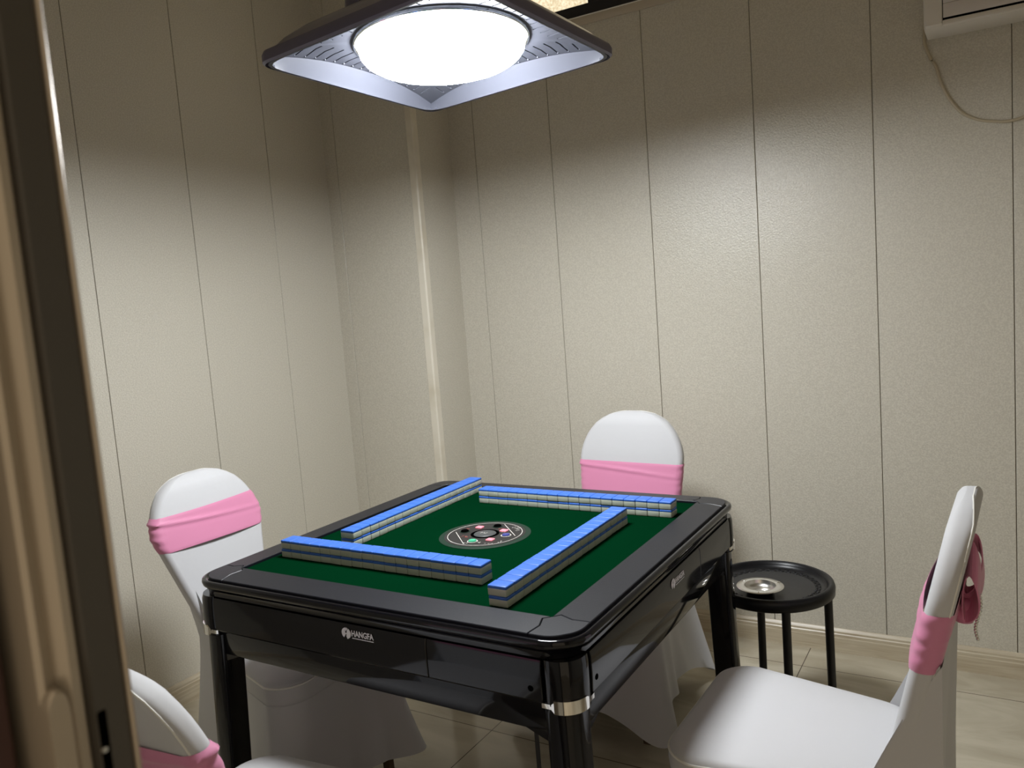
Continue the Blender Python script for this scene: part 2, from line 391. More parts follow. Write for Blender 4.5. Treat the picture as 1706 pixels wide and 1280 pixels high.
# black inner wall under the pads and the moulded lip around
mb = MB()
ring = [(IH + .002, TZ - .02, .004), (IH + .0015, RZ - .0035, .004), (IH + .012, RZ - .006, .006)]
mb.loft([[(x, y, z) for x, y in rrect(h, h, r, 4)] for h, z, r in ring], False, False)
mb.build('inner_lip', M['gloss_black'], table, True, 30)
prof = [(h_, z_ - .05, r_) for h_, z_, r_ in [(.40, .7440, .03), (.4445, .7440, .055), (.4465, .7440, .056), (.449, .7475, .058), (.4535, .7485, .061), (.4575, .7465, .064), (.4592, .7415, .066), (.4580, .7355, .066), (.4540, .7310, .064), (.4505, .7265, .062), (.4490, .7210, .061), (.4488, .7150, .061), (.42, .7145, .05)]]
mb = MB(); mb.loft([[(x, y, z) for x, y in rrect(h, h, r, 10)] for h, z, r in prof], False, False)
mb.build('rim_moulding', M['gloss_black'], table, True, 60)
# machine housing underneath
MB().box(-.425, .425, -.425, .425, .540, .692, .004, 1).build('housing', M['satin_black'], table)
# aprons: bulged panel and drawer, lower rail, keyholes
AP = [(h_, z_ - .05) for h_, z_ in [(.440, .6395), (.4515, .6405), (.4538, .644), (.4548, .675), (.4540, .705), (.4520, .7125), (.440, .7135)]]
def apron_piece(x0, x1, mtx):
    e = .0012
    rg = []
    for x, ins in ((x0, e), (x0 + e, 0), (x1 - e, 0), (x1, e)):
        rg.append([(x, -(h - ins if h > .445 else h), z) for h, z in AP])
    return MB().loft(rg, mtx=mtx)
for k in range(4):
    mt = rot4(k)
    ap = apron_piece(-.3935, .1645, mt).build('apron_panel', M['gloss_black'], table, True, 30)
    dr = apron_piece(.1660, .3935, mt).build('drawer', M['gloss_black'], table, True, 30)
    MB().box(-.398, .398, -.4405, -.40, .534, .590, .003, 2, mt).build('lower_rail', M['gloss_black'], table, True, 30)
    for par, xs in (((ap, -.378),) if k == 1 else ((dr, .373),)):
        MB().lathe([(.0001, .0), (.0046, .0), (.0052, .0006), (.0052, .004)], 20, mtx=mt @ Matrix.Translation((xs, -.4554, .6135)) @ Matrix.Rotation(-PI/2, 4, 'X')).build('keyhole', M['hole'], par)
# legs with rounded outer corner, stepped in under the chrome band
def legring(hw, out, r, z):
    """square of side 2*hw whose outer corner is at (out,-out) with radius r, inner corners small radius"""
    c = out - hw; pts = []
    for cx, cy, rr, a0 in ((1, -1, r, 270), (1, 1, .012, 0), (-1, 1, .006, 90), (-1, -1, .012, 180)):
        X, Y = c + cx*(hw - rr), -c + cy*(hw - rr)
        for j in range(9 if cx == 1 and cy == -1 else 5):
            n_ = 8 if cx == 1 and cy == -1 else 4
            a = math.radians(a0 + 90*j/n_); pts.append((X + rr*math.cos(a), Y + rr*math.sin(a), z))
    return pts
for k in range(4):
    mt = rot4(k); mb = MB()
    lv = [(.0280, .4600, .026, .022), (.0290, .4510, .028, .40), (.0295, .4480, .030, .55), (.0297, .4478, .031, .578), (.0300, .4545, .040, .5785), (.0300, .4552, .042, .590), (.0300, .4556, .042, .620), (.0300, .4545, .042, .655), (.0300, .4525, .042, .6640)]
    mb.loft([legring(*q) for q in lv], mtx=mt)
    # small bracket wedges between leg and lower rail
    for s in (0, 1):
        pts = [(.396, .537), (.345, .537), (.365, .529), (.392, .519), (.397, .515)]
        A = [(x, -.440, z) for x, z in pts]; B = [(x, -.405, z) for x, z in pts]
        if s: A = [(-y, -x, z) for x, y, z in A]; B = [(-y, -x, z) for x, y, z in B]
        mb.loft([A, B], mtx=mt)
    leg = mb.build('leg', M['gloss_black'], table, True, 35)
    # chrome corner band with two thin arms
    cb = MB(); o_ = .4572; hw = .030; r = .042; path = []
    c = o_ - hw
    path.append((.392, -o_ + .0022)); path.append((.409, -o_ + .0020)); path.append((o_ - r, -o_ + .0005))
    for j in range(0, 13):
        a = math.radians(-90 + 90*j/12); path.append((o_ - r + r*math.cos(a), -o_ + r + r*math.sin(a)))
    path.append((o_ - .0020, -.409)); path.append((o_ - .0022, -.392))
    n = len(path); r1 = []; r2 = []; r3 = []; r4 = []
    for i, (x, y) in enumerate(path):
        arm = i in (0, 1, n-1, n-2)
        z0, z1 = (.5845, .5925) if arm else (.5790, .6010)
        if i in (2, n-3): z0, z1 = .5795, .5980
        d = Vector((x, y)) * .994
        r1.append((x, y, z0)); r2.append((x, y, z1)); r3.append((d.x, d.y, z1)); r4.append((d.x, d.y, z0))
    V = r1 + r2 + r3 + r4; Fc = []
    for i in range(n - 1):
        for a_, b_ in ((0, 1), (1, 2), (2, 3), (3, 0)): Fc.append([a_*n+i, a_*n+i+1, b_*n+i+1, b_*n+i])
    Fc += [[0, n, 2*n, 3*n], [n-1, 2*n-1, 3*n-1, 4*n-1]]
    cb.add(V, Fc, mt); plabel(cb.build('chrome_band', M['chrome'], leg, True, 30), 'chrome corner band with two thin arms')
    MB().lathe([(.0001, 0), (.022, 0), (.022, .010), (.016, .012), (.016, .024)], 24, (.434, -.434, 0), mt).build('levelling_foot', M['rubber'], leg)
# control panel in the middle
cp = MB().lathe([(.0001, TZ - .002), (.107, TZ - .002), (.107, TZ + .0008), (.105, TZ + .0018), (.0955, TZ + .0020), (.0001, TZ + .0020)], 72).build('control_panel', M['disc_edge'], table, True, 30)
zt = TZ + .0022
def disc(mb, x, y, r, z, h=.0006, n=28): mb.lathe([(.0001, z), (r, z), (r, z + h), (.0001, z + h)], n, (x, y, 0))
def ringm(mb, r0, r1, z, h=.0005, n=72, c=(0, 0)): mb.lathe([(r0, z), (r1, z), (r1, z + h), (r0, z + h)], n, (c[0], c[1], 0))
mb = MB(); disc(mb, 0, 0, .0945, zt - .0004, .0006, 72); mb.build('dial_face', M['disc'], cp, True, 30)
mb = MB(); V = []
ringm(mb, .0860, .0875, zt, .0006)
def strip(mb, x0, y0, x1, y1, w, z=zt, h=.0006):
    d = Vector((x1-x0, y1-y0)).normalized(); q = Vector((-d.y, d.x))*w/2
    b = [(x0+q.x, y0+q.y), (x0-q.x, y0-q.y), (x1-q.x, y1-q.y), (x1+q.x, y1+q.y)]
    mb.loft([[(x, y, z) for x, y in b], [(x, y, z+h) for x, y in b]])
strip(mb, -.0755, -.0095, -.0045, -.0815, .0016); strip(mb, .0045, .0800, .0770, .0075, .0016)
rnd = random.Random(3)
def scribble(mb, x, y, w, h, n, seed):
    r_ = random.Random(seed)
    for i in range(n):
        px = x + (r_.random()-.5)*w; py = y + (r_.random()-.5)*h
        a = r_.choice((0, PI/2, .6)); l = .0025 + r_.random()*.003
        strip(mb, px - math.cos(a)*l/2, py - math.sin(a)*l/2, px + math.cos(a)*l/2, py + math.sin(a)*l/2, .0011)
scribble(mb, .047, .064, .022, .014, 16, 5)       # small marks along the edge of the dial
scribble(mb, .058, .048, .012, .012, 6, 25)
scribble(mb, .050, -.060, .022, .005, 8, 6)
scribble(mb, .068, -.042, .006, .012, 6, 8)
scribble(mb, .024, -.060, .010, .006, 6, 9)
scribble(mb, -.004, -.075, .008, .005, 5, 19)
scribble(mb, .036, .026, .009, .006, 6, 31)
mb.build('dial_print', M['print'], cp, False)
mb = MB(); scribble(mb, -.033, -.032, .020, .014, 12, 11); scribble(mb, .016, .044, .012, .010, 6, 12); scribble(mb, -.062, .022, .010, .008, 5, 14)
mb.build('dial_print', M['print_red'], cp, False)
mb = MB(); mb.lathe([(.0265, zt), (.0265, zt+.001), (.0335, zt+.001), (.0335, zt)], 48); mb.build('dice_ring', M['hole'], cp)
mb = MB(); mb.lathe([(.0265, zt), (.0258, zt+.0014), (.020, zt+.0026), (.010, zt+.0034), (.0001, zt+.0036)], 48)
dd = mb.build('dice_window', M['dice_dome'], cp, True, 60)
mb = MB(); scribble(mb, 0, -.004, .016, .008, 7, 21); 
mb2 = MB(); mb2.v = [(x, y, z + .0030) for x, y, z in mb.v]; mb2.f = mb.f; mb2.build('window_print', M['print'], dd, False)
def button(x, y, mt_, sq=True, s=.010, nm='push_button'):
    mb = MB()
    if sq: mb.box(x - s, x + s, y - s*.9, y + s*.9, zt, zt + .003, .0015, 2)
    else: mb.lathe([(s, zt), (s, zt+.002), (s*.85, zt+.004), (.0001, zt+.0046)], 28, (x, y, 0))
    return mb.build(nm, mt_, cp, True, 50)
for x, y in ((.038, -.037), (-.040, .039), (.032, .033)): plabel(button(x, y, M['pink_button'], True, .0085), 'pink square push button')
def rbtn(x, y, mt_, l):
    b = button(x, y, mt_, False, .0095); mb = MB(); ringm(mb, .0102, .0122, zt, .0012, 32, (x, y)); mb.build('button_ring', M['print'] if mt_ is not M['hole'] else M['disc_edge'], b); plabel(b, l)
rbtn(.004, -.0585, M['green_button'], 'round green button'); rbtn(.0555, .003, M['blue_button'], 'round dark blue button')
rbtn(-.057, .001, M['hole'], 'round black button'); rbtn(-.003, .060, M['hole'], 'round black button')
# lettering on two aprons
def lettering(body, size):
    cu = bpy.data.curves.new('lettering', 'FONT'); cu.body = body; cu.size = size; cu.extrude = .0003; cu.space_character = 1.02; cu.offset = size*.022
    ob = bpy.data.objects.new('lettering', cu); C.objects.link(ob)
    bpy.context.view_layer.update()
    me = bpy.data.meshes.new_from_object(ob.evaluated_get(bpy.context.evaluated_depsgraph_get()))
    v = [tuple(p.co) for p in me.vertices]; f = [list(p.vertices) for p in me.polygons]
    bpy.data.objects.remove(ob); bpy.data.curves.remove(cu); bpy.data.meshes.remove(me)
    return v, f
def logo(k, x, z):
    mt = rot4(k) @ Matrix.Translation((x, -.4556, z)) @ Matrix.Rotation(PI/2, 4, 'X')
    par = [o for o in table.children if o.name.startswith('apron_panel')][k]
    v, f = lettering('HANGFA', .0155)
    wx = max(p[0] for p in v)
    s = .0535/wx
    mb = MB(); mb.add([(p[0]*s, p[1]*1.02, p[2]) for p in v], f, mt)
    # emblem: tilted oval with an H cut through it, and the thin line below the word
    def ell(t0, t1, cut):
        pts = []
        for i in range(15):
            a = lerp(t0, t1, i/14); pts.append((-.0125 + .0112*math.cos(a) , .0035 + .0108*math.sin(a)))
        return pts
    def plate(pts):
        mb.loft([[(a, b, -.0003) for a, b in pts], [(a, b, .0003) for a, b in pts]], mtx=mt)
    plate(ell(math.radians(95), math.radians(235), 0) + [(-.0150, .0000), (-.0145, .0060)])
    plate(ell(math.radians(-80), math.radians(62), 0) + [(-.0112, .0075), (-.0118, .0015), (-.0128, -.0025)])
    plate([(-.0165, .0060), (-.0100, .0100), (-.0088, .0135), (-.0125, .0142)])
    plate([(-.0150, .0010), (-.0110, .0020), (-.0112, .0042), (-.0146, .0036)])
    for i in range(9): plate([(.0015 + i*.0058, -.0046), (.0066 + i*.0058, -.0046), (.0066 + i*.0058, -.0030), (.0015 + i*.0058, -.0030)])
    mb.build('apron_lettering', M['logo'], par, False)
logo(0, -.0060, .6420); logo(1, .0015, .6385)
# power lead hanging below the table
pts = [(.24, -.235, .57), (.242, -.235, .48), (.246, -.24, .35), (.250, -.246, .20), (.256, -.252, .08), (.262, -.26, .022), (.285, -.28, .006), (.33, -.31, .0055), (.40, -.34, .0055)]
MB().tube(pts, .0045, 8).build('power_lead', M['black_cord'], table)

# ------------------------------------------------------------------ mahjong tiles
TW, TD, TH = .030, .0391, .01941
ORD = ['first', 'second', 'third', 'fourth', 'fifth', 'sixth', 'seventh', 'eighth', 'ninth', 'tenth', 'eleventh', 'twelfth', 'thirteenth', 'fourteenth', 'fifteenth', 'sixteenth', 'seventeenth', 'eighteenth']
bodyH = .0148
proto = thing('mahjong_tile', 'x', 'mahjong tile', (0, 0, 0))
e = .00018
MB().box(-TW/2+e, TW/2-e, -TD/2, TD/2, .0, bodyH, .0022, 3).build('tile_body', M['tile_white'], proto, True, 60)
plabel(MB().box(-TW/2+e, TW/2-e, -TD/2, TD/2, bodyH - .0022, TH - .0001, .0021, 3).build('tile_back', M['tile_blue'], proto, True, 60), 'blue back of the tile')
first = [True]
def place_tile(x, y, z, rz, label, group):
    if first[0]: o = proto; first[0] = False
    else:
        o = proto.copy(); C.objects.link(o)
        for ch in proto.children:
            c_ = ch.copy(); C.objects.link(c_); c_.parent = o
    o.location = (x, y, z); o.rotation_euler = (0, 0, rz); o['label'] = label; o['group'] = group
OX, OY = .09426, .26284
rows = [(0, 'left', 'front row nearest the camera', 'mahjong tiles in the front row'),
        (1, 'near', 'row along the right rim', 'mahjong tiles in the right row'),
        (2, 'right', 'far row by the back rim', 'mahjong tiles in the far row'),
        (3, 'far', 'row along the left rim', 'mahjong tiles in the left row')]
rj = random.Random(11)
for k, end, rowname, grp in rows:
    mt = rot4(k)
    for layer in (0, 1):
        for i in range(18):
            j1, j2 = (rj.random()-.5)*.0011, (rj.random()-.5)*.006
            p = mt @ Vector((-OX + (i - 8.5)*TW, -OY + j1, TZ + layer*TH))
            ordw = ORD[i]
            label = f"{'upper' if layer else 'lower'} blue-backed mahjong tile, {ordw} from {end} end of the {rowname}"
            place_tile(p.x, p.y, p.z, k*PI/2 + j2*.5, label, grp)

# ------------------------------------------------------------------ chairs in white covers with pink sashes
DOME = [(0, 0), (.0012, .16), (.004, .29), (.0107, .45), (.022, .58), (.036, .70), (.055, .80), (.071, .865), (.090, .92), (.107, .96), (.125, .985), (.143, 1.0)]
def chair(label, loc, rz, top=.872, sz=(.60, .70), lean=.234, half=.172, low=.120, sash_tilt=0.0, bow=True, taper=.74, seatz=.405, yoff=0.0, skirt_seed=1):
    t = thing('banquet_chair', label, 'chair', loc, rz, 'white-covered chairs around the table')
    TH2 = .0185
    def yb(z): return -.185 + yoff - (z - .41)*lean
    def hw(z):
        u = top - z
        if u < .143: return half*interp(DOME, u)
        return lerp(half, low, (u - .143)/(top - .143 - .40))
    def ht(z):
        u = top - z
        return TH2*min(1, math.sqrt(max(0, u)/.03)*.92 + .08) if u < .03 else TH2
    # backrest: lofted slab
    zs = [.38 + (top - .143 - .38)*i/14 for i in range(15)] + [top - u for u in (.125, .107, .09, .071, .055, .045, .036, .028, .022, .016, .0107, .007, .004, .002, .0007)]
    rings = []
    for z in zs:
        w_ = max(hw(z), .004); h_ = ht(z)
        ring = []
        for x, y in rrect(w_, h_, min(.017, h_*.8), 5):
            bulge = .010*(1 - (x/w_)**2) * (1 if y > 0 else .35) * (1 if y > 0 else -1)
            ring.append((x, yb(z) + y + bulge, z))
        rings.append(ring)
    back = MB().loft(rings).build('backrest', M['cover'], t, True, 60)
    # seam piping along the rear edge of the backrest
    zz = [z for z in zs if z > .43 and z < top - .0012]
    side = lambda sg: [(sg*max(.004, hw(z) - .0057), yb(z) - ht(z)*.80, z + .0002) for z in zz]
    MB().tube(side(-1) + side(1)[::-1], .0015, 6).build('edge_piping', M['piping'], back)
    # seat pad
    def outline(scale=1.0, grow=0.0, n=96):
        pts = []
        for x, y in rrect(.200, .196, .07, 12):
            f = lerp(taper, 1.0, smooth01((y + .20)/.30))
            q = Vector((x*f, y)); L0 = q.length
            q *= scale; q += q.normalized()*grow if q.length > 0 else q
            pts.append((q.x, q.y))
        return pts
    lv = [(.985, seatz - .062), (1.0, seatz - .050), (1.010, seatz - .028), (1.004, seatz - .009), (.985, seatz), (.94, seatz + .004), (.80, seatz + .010), (.5, seatz + .016), (.2, seatz + .018)]
    seat = MB().loft([[(x, y, z) for x, y in outline(s)] for s, z in lv], True, True).build('seat', M['cover'], t, True, 60)
    MB().tube([(x, y, seatz - .008) for x, y in outline(1.004)], .0024, 6, closed=True).build('seat_piping', M['piping'], seat)
    # skirt with corner flares
    n = 200; base_pts = []
    o0 = outline(1.0)
    per = [0]
    P = [Vector(p) for p in o0]; P.append(P[0])
    for a, b in zip(P, P[1:]): per.append(per[-1] + (b-a).length)
    for i in range(n):
        s_ = per[-1]*i/n
        for j in range(len(per)-1):
            if per[j] <= s_ <= per[j+1]:
                q = P[j].lerp(P[j+1], (s_-per[j])/max(1e-9, per[j+1]-per[j])); break
        base_pts.append(q)
    corners = [Vector((.185, .170)), Vector((-.185, .170)), Vector((.19*taper, -.185)), Vector((-.19*taper, -.185))]
    rs = random.Random(skirt_seed); ph = rs.random()*6
    rings = []
    NV = 14
    cf = [sum(math.exp(-((q - c).length/.075)**2) for c in corners) for q in base_pts]
    for v in range(NV + 1):
        f = v/NV; ring = []
        for i, q in enumerate(base_pts):
            nrm = q.normalized(); c_ = min(1, cf[i])
            rear = smooth01((-q.y - .10)/.07)*smooth01((.17 - abs(q.x))/.03)
            zt_ = lerp(seatz - .050, sz[0] + .015, rear)
            ripple = .010*math.sin(i/n*2*PI*11 + ph)*(1 - .4*c_)
            flare = .020 + .050*c_ + ripple
            hem = .045 + .050*(1 - c_) + .008*math.sin(i/n*2*PI*7 + ph)
            z = lerp(zt_, hem, f)
            g_ = f**1.5
            ax, ay = lerp(q.x*1.004, q.x + nrm.x*flare, g_), lerp(q.y*1.004, q.y + nrm.y*flare, g_)
            down = max(0, (seatz - z)/(seatz - .05))
            fr = max(-1, min(1, q.x/.135))
            rx = fr*hw(max(z, .40))*.985 + nrm.x*flare*down**1.4 + fr*.055*down
            ry = lerp(yb(zt_) - TH2 - .004, yb(.41) - TH2 - .012 + nrm.y*flare*.6, f)
            ry = min(ry, yb(max(z, .39)) - TH2 - .004) if z > .39 else ry
            ring.append((lerp(ax, rx, rear), lerp(ay, ry, rear), z))
        rings.append(ring)
    inner = [[(x*.988, y*.988, z + .0005) for x, y, z in r_] for r_ in rings[::-1]]
    MB().loft(rings + inner, False, False).build('skirt', M['cover'], t, True, 70)
    # sash
    z0, z1 = sz; NR = 22; rings = []
    zc = lerp(z0, z1, .70); sd = random.Random(skirt_seed + 40); k1 = sd.random()*6
    for v in range(NR + 1):
        f = v/NR; ring = []
        for x, y in rrect(1, 1, .5, 8):
            pass
        zbase = lerp(z0, z1, f); w_ = hw(zbase) + .0026; h_ = TH2 + .0022
        for x, y in [(px, py) for px, py in densify(rrect(w_, h_, .019, 5), .012)]:
            z = zbase + sash_tilt*x/half + .004*math.sin(x*9 + k1)*(f - .5)
            wz = hw(z) + .0026
            xx = x/w_*wz
            side = smooth01((abs(xx)/wz - .80)/.2)
            d = .0005*side*math.sin(f*26 + k1 + y*40)
            cr = (z - zc - .018*x/half - .006*math.sin(x*7 + k1))/.0042
            d += .0036*math.exp(-cr*cr)*(.35 + .65*smooth01((x/half + 1)/1.2)) - .0005*math.exp(-((cr + 2.2)**2))
            if v in (0, NR): d -= .0010
            bulge = .010*(1 - min(1, (xx/wz))**2)*(1 if y > 0 else .35)
            sy = 1 if y > 0 else -1
            ring.append((xx + (d*1.0*math.copysign(1, xx) if side > .5 else 0), yb(z) + y + sy*bulge + sy*d, z))
        rings.append(ring)
    sash = plabel(MB().loft(rings, False, False).build('sash', M['pink'], t, True, 70), 'pink stretch sash')
    if bow:
        zm = (z0 + z1)/2; yr = yb(zm) - TH2 - .012
        mb = MB()
        for s_ in (-1, 1):
            loop = []; wid = []
            for i in range(25):
                a = 2*PI*i/24
                rr = (.012 + .085*(1 - math.cos(a))/2)
                loop.append((s_*rr*math.sin(.55 + .25*math.sin(a)), yr - .006 - .014*abs(math.sin(a/2)) - (.012*math.sin(a)), zm + rr*1.2*math.cos(.50 + .25*math.sin(a))))
            for i in range(24):
                a, b = Vector(loop[i]), Vector(loop[i+1]); d = Vector((s_*.024, 0, -.022))
                mb.add([a - d, a + d, b + d, b - d, a - d + Vector((0, -.002, 0)), a + d + Vector((0, -.002, 0)), b + d + Vector((0, -.002, 0)), b - d + Vector((0, -.002, 0))],
                       [[0, 1, 2, 3], [4, 5, 6, 7], [0, 3, 7, 4], [1, 2, 6, 5]])
        mb.lathe([(.0001, -.022), (.013, -.019), (.018, 0), (.013, .019), (.0001, .022)], 18, (0, yr - .004, zm))
        mb.build('sash_bow', M['pink'], sash, True, 80)
        mb = MB()
        for i in range(16): mb.lathe([(.0001, -.003), (.0022, -.0021), (.003, 0), (.0022, .0021), (.0001, .003)], 8, (.004*math.sin(i*.5), yr - .024 - .004*math.sin(i*.4), zm + .035 - i*.0056))
        mb.build('bead_strand', M['bead_silver'], sash, True, 80)
    # legs under the cover
    for x, y in ((.160, .150), (-.160, .150), (.150*taper, -.185), (-.150*taper, -.185)):
        mb = MB(); s0 = .0125
        mb.loft([[(x*.985 + px, y*.985 + py, z) for px, py in rrect(s0, s0, .004, 3)] for z in (.392, .0)][::-1]) if False else mb.loft([[(x + px, y + py, 0.0) for px, py in rrect(.011, .011, .003, 3)], [(x*.95 + px, y*.95 + py, seatz - .058) for px, py in rrect(.0145, .0145, .004, 3)]])
        mb.build('leg', M['leg_wood'], t, True, 40)
    return t
def densify(pts, d):
    out = []
    for i, a in enumerate(pts):
        b = pts[(i+1) % len(pts)]; L0 = math.dist(a, b); k = max(1, int(L0/d))
        for j in range(k): out.append((lerp(a[0], b[0], j/k), lerp(a[1], b[1], j/k)))
    return out
# the ring point count has to stay the same from row to row: densify by the widest ring
_d = densify
def densify(pts, d):
    out = []
    for i, a in enumerate(pts):
        b = pts[(i+1) % len(pts)]; L0 = math.dist(a, b); k = 30 if L0 > .15 else 1
        for j in range(k): out.append((lerp(a[0], b[0], j/k), lerp(a[1], b[1], j/k)))
    return out
# left chair (faces +x), far chair (faces -y), right chair (faces -x), near chair (faces +y, seen from behind)
chair('white-covered chair with pink sash at the left side of the table, front of backrest visible', (-.548, -.124, 0), -PI/2, top=.840, lean=.285, sz=(.660, .752), half=.170, low=.090, skirt_seed=2, bow=False, taper=.52)
chair('white-covered chair with pink sash beyond the far side of the table, before the back wall', (.023, .582, 0), PI + .03, top=.853, sz=(.600, .697), half=.172, low=.148, sash_tilt=.004, skirt_seed=5, bow=False)
chair('white-covered chair at the right of the table, backrest edge-on with tied sash and broad seat', (.690, -.030, 0), PI/2 - .030, top=.873, sz=(.622, .718), half=.172, low=.130, skirt_seed=8)
chair('near white-covered chair beside the door frame, back turned, cut off at photo bottom', (.000, -.694, 0), .10, top=.833, sz=(.634, .730), half=.187, low=.140, skirt_seed=11)

# ------------------------------------------------------------------ round side table with ashtray
st = thing('side_table', 'low round black side table with raised rim standing by the back wall', 'side table', (.485, .650, 0))
R0 = .163; ZS = .427
mb = MB().lathe([(.0001, ZS - .026), (R0 - .030, ZS - .026), (R0 - .006, ZS - .034), (R0 - .001, ZS - .030), (R0, ZS - .012), (R0 - .003, ZS - .003), (R0 - .009, ZS), (R0 - .015, ZS - .002), (R0 - .019, ZS - .009), (R0 - .023, ZS - .016), (R0 - .030, ZS - .0180), (.0001, ZS - .0180)], 96)
tray = mb.build('tray_top', M['black_plastic'], st, True, 50)
mb = MB()
for i in range(36):
    a = 2*PI*i/36
    for j, rr in enumerate((.1155, .1235)):
        aa = a + (PI/36 if j else 0)
        mt = Matrix.Translation((rr*math.cos(aa), rr*math.sin(aa), ZS - .0178)) @ Matrix.Rotation(aa, 4, 'Z')
        mb.box(-.0034, .0034, -.0078, .0078, -.001, .0012, .0009, 1, mt)
mb.build('woven_border', M['black_plastic'], tray, True, 50)
for i in range(4):
    a = math.radians(-63.4 + 90*i); x, y = .1485*math.cos(a), .1485*math.sin(a)
    lg = MB().tube([(x*1.03, y*1.03, .012), (x*1.015, y*1.015, .20), (x, y, ZS - .024)], .0112, 14).build('leg', M['black_metal'], st)
    MB().lathe([(.0001, 0), (.0135, 0), (.0135, .016), (.0118, .018), (.0001, .018)], 16, (x*1.03, y*1.03, 0)).build('foot_cap', M['rubber'], lg)
mb = MB()
for i in range(48): pass
mb.tube([(.142*math.cos(2*PI*i/48), .142*math.sin(2*PI*i/48), ZS - .0335) for i in range(48)], .006, 8, closed=True)
mb.build('support_ring', M['black_metal'], st)
at = thing('ashtray', 'round stainless steel ashtray on the black side table', 'ashtray', (.470, .590, ZS - .0172))
ash = MB().lathe([(.0001, .0012), (.026, .0012), (.034, .004), (.0385, .012), (.0405, .0195), (.043, .0205), (.0600, .0185), (.0612, .0175), (.0600, .0168), (.044, .0185), (.0415, .016), (.0395, .010), (.036, .0025), (.028, 0), (.0001, 0)], 56).build('ashtray_dish', M['steel'], at, True, 50)
mb = MB()
for q in (40, 160, 280):
    a = math.radians(q); mt = Matrix.Translation((.052*math.cos(a), .052*math.sin(a), .0196)) @ Matrix.Rotation(a, 4, 'Z')
    mb.box(-.006, .006, -.0016, .0016, -.0006, .0010, .0006, 1, mt)
mb.build('rim_rest', M['chrome'], at)

# ------------------------------------------------------------------ lamp over the table
lamp = thing('pendant_lamp', 'square grey shade lamp with glowing round diffuser hanging over the table', 'lamp', (-.0004, -.0111, TZ + 1.0582), rot=(-.037, -.030, -.0713))
H = .277
# outer shell of the shade
sh = [(H - .004, .0, .030), (H + .0005, .004, .032), (H + .001, .018, .032), (H - .002, .026, .032), (H - .012, .0285, .030), (H - .016, .032, .030), (H - .030, .050, .034), (H - .062, .076, .040), (H - .100, .094, .045), (H - .122, .102, .045), (H - .124, .150, .045), (H - .130, .154, .040)]
mb = MB(); mb.loft([[(x, y, z) for x, y in rrect(h, h, r, 8)] for h, z, r in sh], False, False)
# cap with a vent opening in the middle
def sqr(h, r, z): return [(x, y, z) for x, y in rrect(h, h, r, 8)]
mb.loft([sqr(H - .130, .040, .154), sqr(.105, .03, .154), sqr(.105, .03, .130)], False, False)
shell = mb.build('shade', M['lamp_shell'], lamp, True, 35)
# underside: sloped inner wall up to the slotted plate (plate edge bows inwards)
NS = 24
def pil(hc, hm, z):      # hc half at the corners, hm at the middle of each side
    pts = []
    for k in range(4):
        for i in range(NS):
            s_ = -1 + 2*i/NS; h = lerp(hm, hc, abs(s_)**2.2); p_ = (h, s_*hc)
            a = k*PI/2; pts.append((p_[0]*math.cos(a) - p_[1]*math.sin(a), p_[0]*math.sin(a) + p_[1]*math.cos(a), z))
    return pts
def rsq_n(h, r, z):
    pts = []
    for k in range(4):
        for i in range(NS):
            s_ = -1 + 2*i/NS; q = Vector((1, s_)); # superellipse-like rounded square
            e_ = 14.0; l = (1 + abs(s_)**e_)**(1/e_)
            p_ = q*h/l
            a = k*PI/2; pts.append((p_.x*math.cos(a) - p_.y*math.sin(a), p_.x*math.sin(a) + p_.y*math.cos(a), z))
    return pts
# inner wall rises from the rim to the plate, highest at the middle of each side
def edge_ring(hc, hm, zc, zm, d=0):
    pts = pil(hc, hm, 0); out = []
    for i, (x, y, _) in enumerate(pts):
        s_ = abs(-1 + 2*(i % NS)/NS); out.append((x, y, lerp(zm, zc, s_**2.2) + d))
    return out
mb = MB()
mb.loft([rsq_n(H - .0035, .03, .0005), rsq_n(H - .010, .03, .0004), edge_ring(.2625, .262, .006, .010), edge_ring(.2605, .248, .014, .030), edge_ring(.2585, .2405, .0185, .042)], False, False)
mb.build('inner_wall', M['lamp_white'], lamp, True, 50)
PZ = .0445
def circ(r, z):
    out = []
    for i in range(4*NS):
        k, m_ = divmod(i, NS); a = math.atan2(-1 + 2*m_/NS, 1) + k*PI/2
        out.append((r*math.cos(a), r*math.sin(a), z))
    return out
def mixr(a, b, t): return [tuple(lerp(p_, q_, t) for p_, q_ in zip(u, v)) for u, v in zip(a, b)]
e0, e1 = edge_ring(.2590, .2410, .0185, .0425), circ(.190, PZ)
mid = [(x, y, lerp(z, PZ, .65)) for x, y, z in mixr(e0, e1, .45)]
up = lambda r_: [(x, y, z + .005) for x, y, z in r_]
mb = MB(); rg = [e0, mid, e1, up(e1), up(mid), up(e0), e0]
mb.loft(rg, False, False)
bmx = bmesh.new(); me_ = bpy.data.meshes.new('t'); me_.from_pydata(mb.v, [], mb.f); bmx.from_mesh(me_)
bmesh.ops.remove_doubles(bmx, verts=bmx.verts, dist=1e-6); bmx.verts.index_update()
pv, pf = [v.co.copy() for v in bmx.verts], [[v.index for v in f.verts] for f in bmx.faces]; bmx.free()
plate = link('vent_plate', pv, pf, M['lamp_white'], lamp, True, 40)
cut = MB(); dots = MB()
def plate_z(x, y):
    s_ = min(1, abs(y)/.259); return lerp(lerp(.0425, .0185, s_**2.2), PZ, .25)
